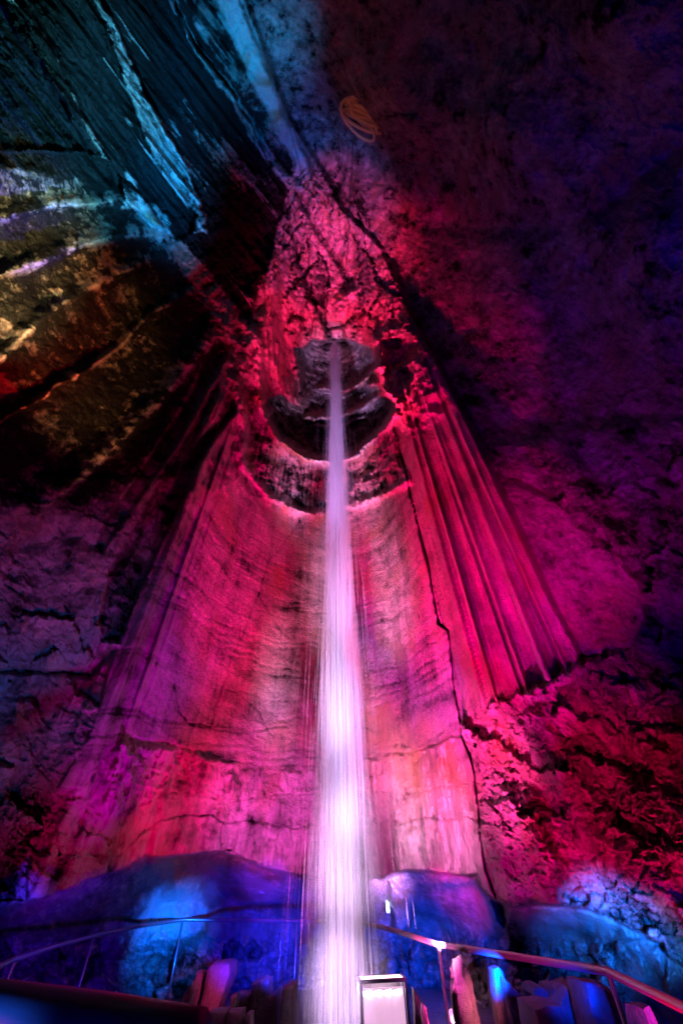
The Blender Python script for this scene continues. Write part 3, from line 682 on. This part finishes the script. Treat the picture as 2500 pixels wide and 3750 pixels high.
slab('boulder', [(692,3653),(703,3697),(683,3704),(679,3684)], 8.3, .15, 'short light blue shard in front of the leaning stone', GB, 11)
slab('boulder', [(705,3724),(737,3706),(750,3750),(700,3765)], 7.7, .3, 'rounded purple stone starting the bottom row on the left', GB, 12)
slab('boulder', [(759,3713),(819,3713),(821,3750),(757,3760)], 7.7, .35, 'wide flat topped purple stone in the bottom row', GB, 13)
slab('boulder', [(830,3709),(879,3713),(884,3765),(822,3765)], 7.7, .35, 'tallest lilac stone in the bottom row', GB, 14)
slab('boulder', [(890,3728),(903,3716),(918,3719),(926,3765),(888,3765)], 7.7, .3, 'small round topped stone ending the bottom row', GB, 15)
slab('boulder', [(1516,3630),(1534,3657),(1552,3684),(1556,3790),(1518,3790)], 6.6, .3, 'dark maroon pointed rock beside the light box leg', GB, 16)
slab('boulder', [(1554,3686),(1567,3698),(1590,3760),(1560,3770),(1551,3720)], 6.1, .2, 'small pointed coral coloured stone by the post foot', GB, 17)
slab('boulder', [(1650,3712),(1663,3709),(1674,3790),(1640,3790)], 5.3, .15, 'small blue chip in front of the tall pink slab', GB, 18)
slab('boulder', [(1820,3557),(1833,3549),(1853,3567),(1868,3659),(1880,3780),(1826,3780),(1822,3659)], 6.2, .35, 'tall narrow blue slab with a pale rim', GR, 19)
slab('boulder', [(1863,3598),(1904,3633),(1960,3690),(1950,3780),(1890,3780),(1872,3680)], 6.0, .4, 'maroon boulder leaning on the tall narrow blue slab', GR, 20)
slab('boulder', [(1955,3623),(1986,3616),(2026,3649),(2026,3679),(1970,3676),(1956,3650)], 5.9, .4, 'blocky bright blue boulder on top of the right heap', GR, 21, foot=False)
slab('boulder', [(2021,3623),(2057,3618),(2083,3654),(2054,3690),(2024,3660)], 5.8, .4, 'maroon boulder right of the blocky blue one', GR, 22, foot=False)
slab('boulder', [(2093,3623),(2139,3613),(2174,3659),(2176,3705),(2098,3745),(2067,3690)], 5.5, .5, 'big rounded navy boulder left of the right post', GR, 23)
slab('boulder', [(1965,3700),(2026,3690),(2072,3688),(2100,3745),(2080,3790),(1955,3790)], 5.3, .5, 'low wide boulder at the bottom edge of the right heap', GR, 24)
slab('boulder', [(2169,3613),(2235,3618),(2280,3649),(2300,3790),(2180,3790)], 4.9, .5, 'large shadowed boulder behind the right post', GR, 25)
slab('boulder', [(2373,3700),(2404,3693),(2420,3790),(2370,3790)], 4.2, .3, 'red tinted stone in the bottom right corner', GR, 26)

# ------------------------------------------------------------------ near parapet, out of focus
pa = [at_z(-260, 3640, -.36), at_z(0, 3668, -.36), at_z(330, 3720, -.36), at_z(720, 3800, -.36)]
b = MB(); b.tube([p*1.0 for p in pa], .06, 20)
PAINT = plain('near_rail_paint', (.10,.12,.16), .35, .3)
nr = b.build('near_handrail', PAINT); tag(nr, 'thick dark blue handrail very close and blurred in the bottom left corner', 'handrail')

# ------------------------------------------------------------------ coil of hose and hanging cords
cc = at_wall(1325, 425, .6)
HOSE = plain('hose_rubber', (.80,.62,.30), .55)
hb = MB(); up_ = (Uv); sc_ = cc.length/FPX*.62
rr5 = random.Random(3)
dirn = Vector(cc).normalized(); e1 = Vector((1, 0, 0)); e1 = (e1-dirn*e1.dot(dirn)).normalized(); e2 = e1.cross(dirn).normalized()
if (e2.dot(Vector(Uv.tolist()))) < 0: e2 = -e2
pts = []; nl = 11; k1 = cc.length/FPX*.68; k2 = cc.length/FPX*.465
cs, sn = math.cos(R_(38)), math.sin(R_(38)); nk = 16; prm = [(rr5.uniform(55, 92), rr5.uniform(14, 40), rr5.uniform(-22, 22), rr5.uniform(-52, 58), rr5.uniform(-.35, .35)) for _ in range(nl+1)]
for k in range(nl*nk+1):
    lp = min(k//nk, nl-1); f_ = (k % nk)/nk if k < nl*nk else 1.0
    A_, B_, ox_, oy_, ro_ = [a_+(b_-a_)*sm(0, 1, f_) for a_, b_ in zip(prm[lp], prm[lp+1])]
    t = 2*math.pi*k/nk; ex, ey = A_*math.cos(t), B_*math.sin(t)
    c2, s2 = math.cos(ro_), math.sin(ro_); ex, ey = ex*c2-ey*s2, ex*s2+ey*c2
    X_ = ox_+ex*cs+ey*sn*.6; Y_ = oy_-ex*sn*.75+ey*cs
    Z_ = .16*math.sin(t*1.37+lp*1.9)
    pts.append(e1*(X_*k1)+e2*(Y_*k2)+dirn*Z_)
hb.tube(pts, 5.5*k1, 8)
hc = hb.build('hose_coil', HOSE); hc.location = cc; tag(hc, 'tangled coil of tan hose hanging from the dark roof', 'hose')
CORD = plain('cord', (.10,.07,.06), .7)
def cord(px, off, label, rad_=.012):
    P_ = [at_wall(u, v, off) for u, v in px]; o_ = P_[0]
    Q_ = []
    for a_, b_ in zip(P_[:-1], P_[1:]):
        for k in range(4): Q_.append(a_.lerp(b_, k/4)-o_)
    Q_.append(P_[-1]-o_)
    o = MB().tube(Q_, rad_, 6).build('cord', CORD); o.location = o_; tag(o, label, 'cord', 'cords hanging by the roof'); return o
cord([(1292,505),(1290,620),(1280,760),(1275,880),(1265,1010)], .8, 'thin reddish cord hanging from the hose coil', .014)
cord([(1085,380),(1120,560),(1150,700),(1180,800)], .7, 'thin dark cord, right one of the pair on the blue rock')
cord([(1035,330),(1060,470),(1100,620),(1145,740)], .7, 'thin dark cord, left one of the pair on the blue rock')

# ------------------------------------------------------------------ show lighting
LAMPS = [  # name, place, bearing aimed at, cone, lamp radius
('lamp_red', (.9, 6.6, -1.5), (1180, 1650), 34, .06),
('lamp_red', (-1.6, 6.8, -1.5), (1000, 1450), 34, .06),
('lamp_red', (-1.0, 6.0, -1.5), (980, 2050), 38, .06),
('lamp_red', (-.6, 5.4, -1.5), (950, 2550), 44, .06),
('lamp_red', (.7, 6.0, -1.2), (1420, 1980), 30, .06),
('lamp_red', (.3, 5.0, -1.2), (1480, 2380), 36, .06),
('lamp_red', (.3, 4.4, -1.2), (1500, 2680), 34, .06),
('lamp_red', (0, 6.2, -1.5), (1600, 1700), 30, .06),
('lamp_red', (.6, 5.0, -1.5), (1730, 2080), 30, .06),
('lamp_red', (.9, 4.0, -1.5), (1800, 2350), 34, .06),
('lamp_pink', (.7, 4.0, -1.2), (1680, 2500), 26, .06),
('lamp_red', (-1.6, 5.6, -1.5), (740, 2200), 34, .06),
('lamp_red', (-1.6, 5.0, -1.5), (560, 2550), 40, .06),
('lamp_red', (-.4, 6.4, -1.5), (860, 1600), 34, .06),
('lamp_pink', (-1.0, 4.8, -1.6), (700, 2850), 34, .08),
('lamp_pink', (-.5, 4.8, -1.6), (1000, 2880), 34, .08),
('lamp_pink', (-.5, 4.2, -1.6), (900, 3060), 34, .08),
('lamp_pink', (.2, 4.4, -1.2), (1560, 2880), 34, .08),
('lamp_pink', (.3, 4.0, -1.2), (1560, 3080), 30, .08),
('lamp_pink', (.6, 3.2, -1.0), (1850, 3000), 34, .08),
('lamp_pink', (.5, 3.0, -1.0), (1930, 3150), 22, .08),
('lamp_pink', (.5, 3.6, -1.0), (1760, 2740), 26, .08),
('lamp_red', (1.6, 2.6, -1.4), (2150, 2850), 40, .08),
('lamp_purple', (1.4, 2.0, -1.4), (2380, 3150), 44, .08),
('lamp_purple', (1.4, 2.2, -1.4), (2100, 3230), 30, .08),
('lamp_red', (-1.0, 3.2, -1.4), (110, 2990), 30, .08),
('lamp_red', (-1.0, 3.6, -1.4), (330, 3080), 28, .08),
('lamp_purple', (-1.0, 3.0, -1.4), (330, 2780), 34, .08),
('lamp_pink', (-.2, 6.6, -1.5), (1120, 1050), 20, .06),
('lamp_pink', (.2, 6.4, -1.5), (1300, 1020), 20, .06),
('lamp_pink', (.2, 5.8, -1.5), (1200, 770), 18, .06),
('lamp_red', (-.2, 6.2, -1.5), (1480, 1250), 22, .06),
('lamp_red', (.8, 6.2, -1.5), (900, 1200), 24, .06),
('lamp_red', (-.5, 5.0, -1.5), (1400, 860), 18, .1),
('lamp_white', (.9, 5.2, -1.2), (-.25, 8.0, 18.5), 12, .1),
('lamp_white', (-1.1, 5.2, -1.2), (-.2, 8.0, 12), 15, .1),
('lamp_white', (.9, 5.2, -1.2), (-.15, 8.0, 7), 22, .1),
('lamp_white', (-1.1, 5.0, -1.2), (0, 8.0, 3.6), 30, .1),
('lamp_white', (1.0, 5.0, -1.0), (0, 8.0, 1.6), 34, .1),
('lamp_white', (-1.0, 5.2, -.9), (0, 8.0, .3), 34, .1),
('lamp_white', (-.9, 5.9, -.35), (-.1, 8.0, -1.1), 34, .1),
('lamp_purple', (-.8, 2.5, -1.2), (280, 2080), 36, .1),
('lamp_purple', (-.8, 1.5, -1.2), (90, 2350), 40, .1),
('lamp_purple', (2.0, 1.0, -1.2), (2050, 2080), 28, .1),
('lamp_purple', (1.6, 1.0, -1.2), (2260, 2300), 30, .1),
('lamp_navy', (1.5, 1.0, -1.2), (2300, 450), 50, .2),
('lamp_navy', (.5, 1.0, -1.2), (1750, 350), 50, .2),
('lamp_navy', (0, 2.0, -1.2), (1750, 1050), 40, .2),
('lamp_navy', (1.2, 2.0, -1.2), (2200, 1250), 44, .2),
('lamp_purple', (1.4, 2.5, -1.2), (2300, 1850), 40, .2),
('lamp_purple', (0, 2.5, -1.2), (1760, 1550), 26, .2),
('lamp_navy', (-1, 2.5, -1.2), (200, 1780), 40, .2),
('lamp_amber', (-1.2, 3.4, -.6), (360, 1300), 20, .1),
('lamp_amber', (-1.0, 3.0, -.6), (170, 1180), 18, .1),
('lamp_amber', (-.6, 2.6, -.6), (30, 920), 18, .1),
('lamp_cyan', (-3.0, 4, 5), (90, 640), 26, .1),
('lamp_cyan', (-1.5, 3, 5), (220, 330), 34, .1),
('lamp_cyan', (-1.5, 3, 5), (520, 420), 30, .1),
('lamp_blue', (-1.5, 4, 6), (640, 720), 20, .1),
('lamp_blue', (-.5, 4, 6), (860, 150), 24, .1),
('lamp_blue', (-1.0, 5, 6), (1030, 430), 18, .1),
('lamp_amber', (.5, 4, 4), (1180, 100), 24, .1),
('lamp_amber', (.5, 2.0, -.8), (1325, 425), 8, .06),
('lamp_blue', (-2.0, 7.0, -.6), (620, 3330), 26, .05),
('lamp_blue', (-2.0, 7.2, -.7), (670, 3450), 26, .05),
('lamp_blue', (-1.2, 7.0, -.7), (880, 3430), 32, .05),
('lamp_blue', (-1.0, 7.0, -.7), (1040, 3460), 28, .05),
('lamp_blue', (-2.6, 5.2, -.7), (230, 3480), 44, .05),
('lamp_blue', (-2.6, 5.0, -.7), (60, 3340), 28, .05),
('lamp_blue', (-2.3, 6.0, -.7), (440, 3470), 34, .05),
('lamp_purple', (-1.0, 6.4, -.8), (980, 3270), 18, .05),
('lamp_blue', (1.0, 6.2, -.6), (1468, 3310), 13, .04),
('lamp_purple', (.4, 5.6, -.8), (1640, 3310), 18, .05),
('lamp_blue', (1.4, 5.4, -.7), (1640, 3440), 30, .05),
('lamp_blue', (1.8, 4.4, -.7), (1880, 3470), 34, .05),
('lamp_blue', (1.9, 3.6, -.6), (2090, 3375), 22, .05),
('lamp_blue', (2.0, 3.0, -.6), (2250, 3405), 20, .05),
('lamp_blue', (2.1, 2.8, -.6), (2370, 3438), 17, .05),
('lamp_blue', (2.0, 2.6, -.7), (2400, 3570), 30, .05),
('lamp_blue', (1.8, 3.6, -.7), (2130, 3510), 30, .05),
('lamp_blue', (1.0, 4.2, -.5), (1930, 3670), 30, .05),
('lamp_purple', (-1.0, 6.0, -.5), (780, 3600), 14, .05),
('lamp_blue', (-1.6, 6.0, -.5), (560, 3620), 20, .05),
('lamp_pink', (.9, 3.4, -.6), (1690, 3640), 11, .05),
('lamp_blue', (-.6, .45, .35), (-.62, .72, -.36), 70, .05),
]
E_RGB = [(0, 0, 0), (6591, 0, 857), (6141, 0, 887), (1236, 0, 161), (15827, 122, 2717), (1756, 127, 2967), (4273, 124, 1107), (6997, 0, 910), (3095, 0, 402), (1629, 0, 859), (1418, 0, 184), (1078, 0, 1162), (506, 0, 627), (1790, 0, 233), (1669, 0, 278), (3032, 266, 2511), (483, 5, 276), (2291, 648, 1763), (1367, 90, 877), (762, 0, 314), (0, 0, 0), (4760, 221, 1842), (1330, 0, 173), (0, 0, 0), (0, 0, 0), (0, 0, 0), (192, 0, 25), (251, 0, 75), (35546, 637, 5329), (64932, 1217, 8532), (1140, 4332, 25065), (10112, 0, 1315), (18190, 425, 2365), (0, 0, 0), (10389, 7994, 23061), (21234, 11149, 32575), (12947, 5777, 15007), (5911, 3979, 7403), (2449, 1638, 3278), (2137, 1384, 2428), (1220, 773, 1466), (111, 0, 33), (18, 100, 668), (3580, 0, 1074), (0, 0, 452), (0, 0, 753), (0, 0, 0), (222, 0, 678), (30, 0, 622), (572, 0, 543), (494, 0, 148), (508, 0, 100), (7326, 2929, 871), (9954, 0, 0), (25475, 24040, 10179), (0, 0, 11490), (1415, 10305, 13639), (425, 8525, 23659), (0, 5047, 17207), (0, 7324, 22511), (0, 1359, 9291), (552, 0, 0), (1386, 291, 0), (0, 18, 0), (0, 461, 4083), (0, 9, 1889), (61, 76, 3831), (31, 0, 533), (0, 6, 378), (0, 0, 89), (562, 67, 2730), (11687, 5211, 20369), (2717, 0, 815), (0, 336, 8028), (0, 5, 231), (62, 0, 0), (0, 621, 5350), (36, 247, 430), (0, 0, 447), (0, 2, 74), (0, 0, 0), (486, 22, 146), (0, 0, 0), (956, 163, 305), (0, 0, 3485)]
for (nm_, pos, uv, cone, size), e in zip(LAMPS, E_RGB):
    if max(e) < 1: continue
    tgt = surf(*uv) if len(uv) == 2 else Vector(uv); pos = Vector(pos); mxc = max(max(e), 1e-4)
    li = bpy.data.lights.new(nm_, 'SPOT'); li.spot_size = R_(cone); li.spot_blend = 1.0; li.shadow_soft_size = size
    li.color = tuple(c/mxc for c in e); li.energy = mxc
    o = bpy.data.objects.new(nm_, li); sc.collection.objects.link(o); o.location = pos
    o.rotation_euler = (tgt-pos).to_track_quat('-Z', 'Y').to_euler()
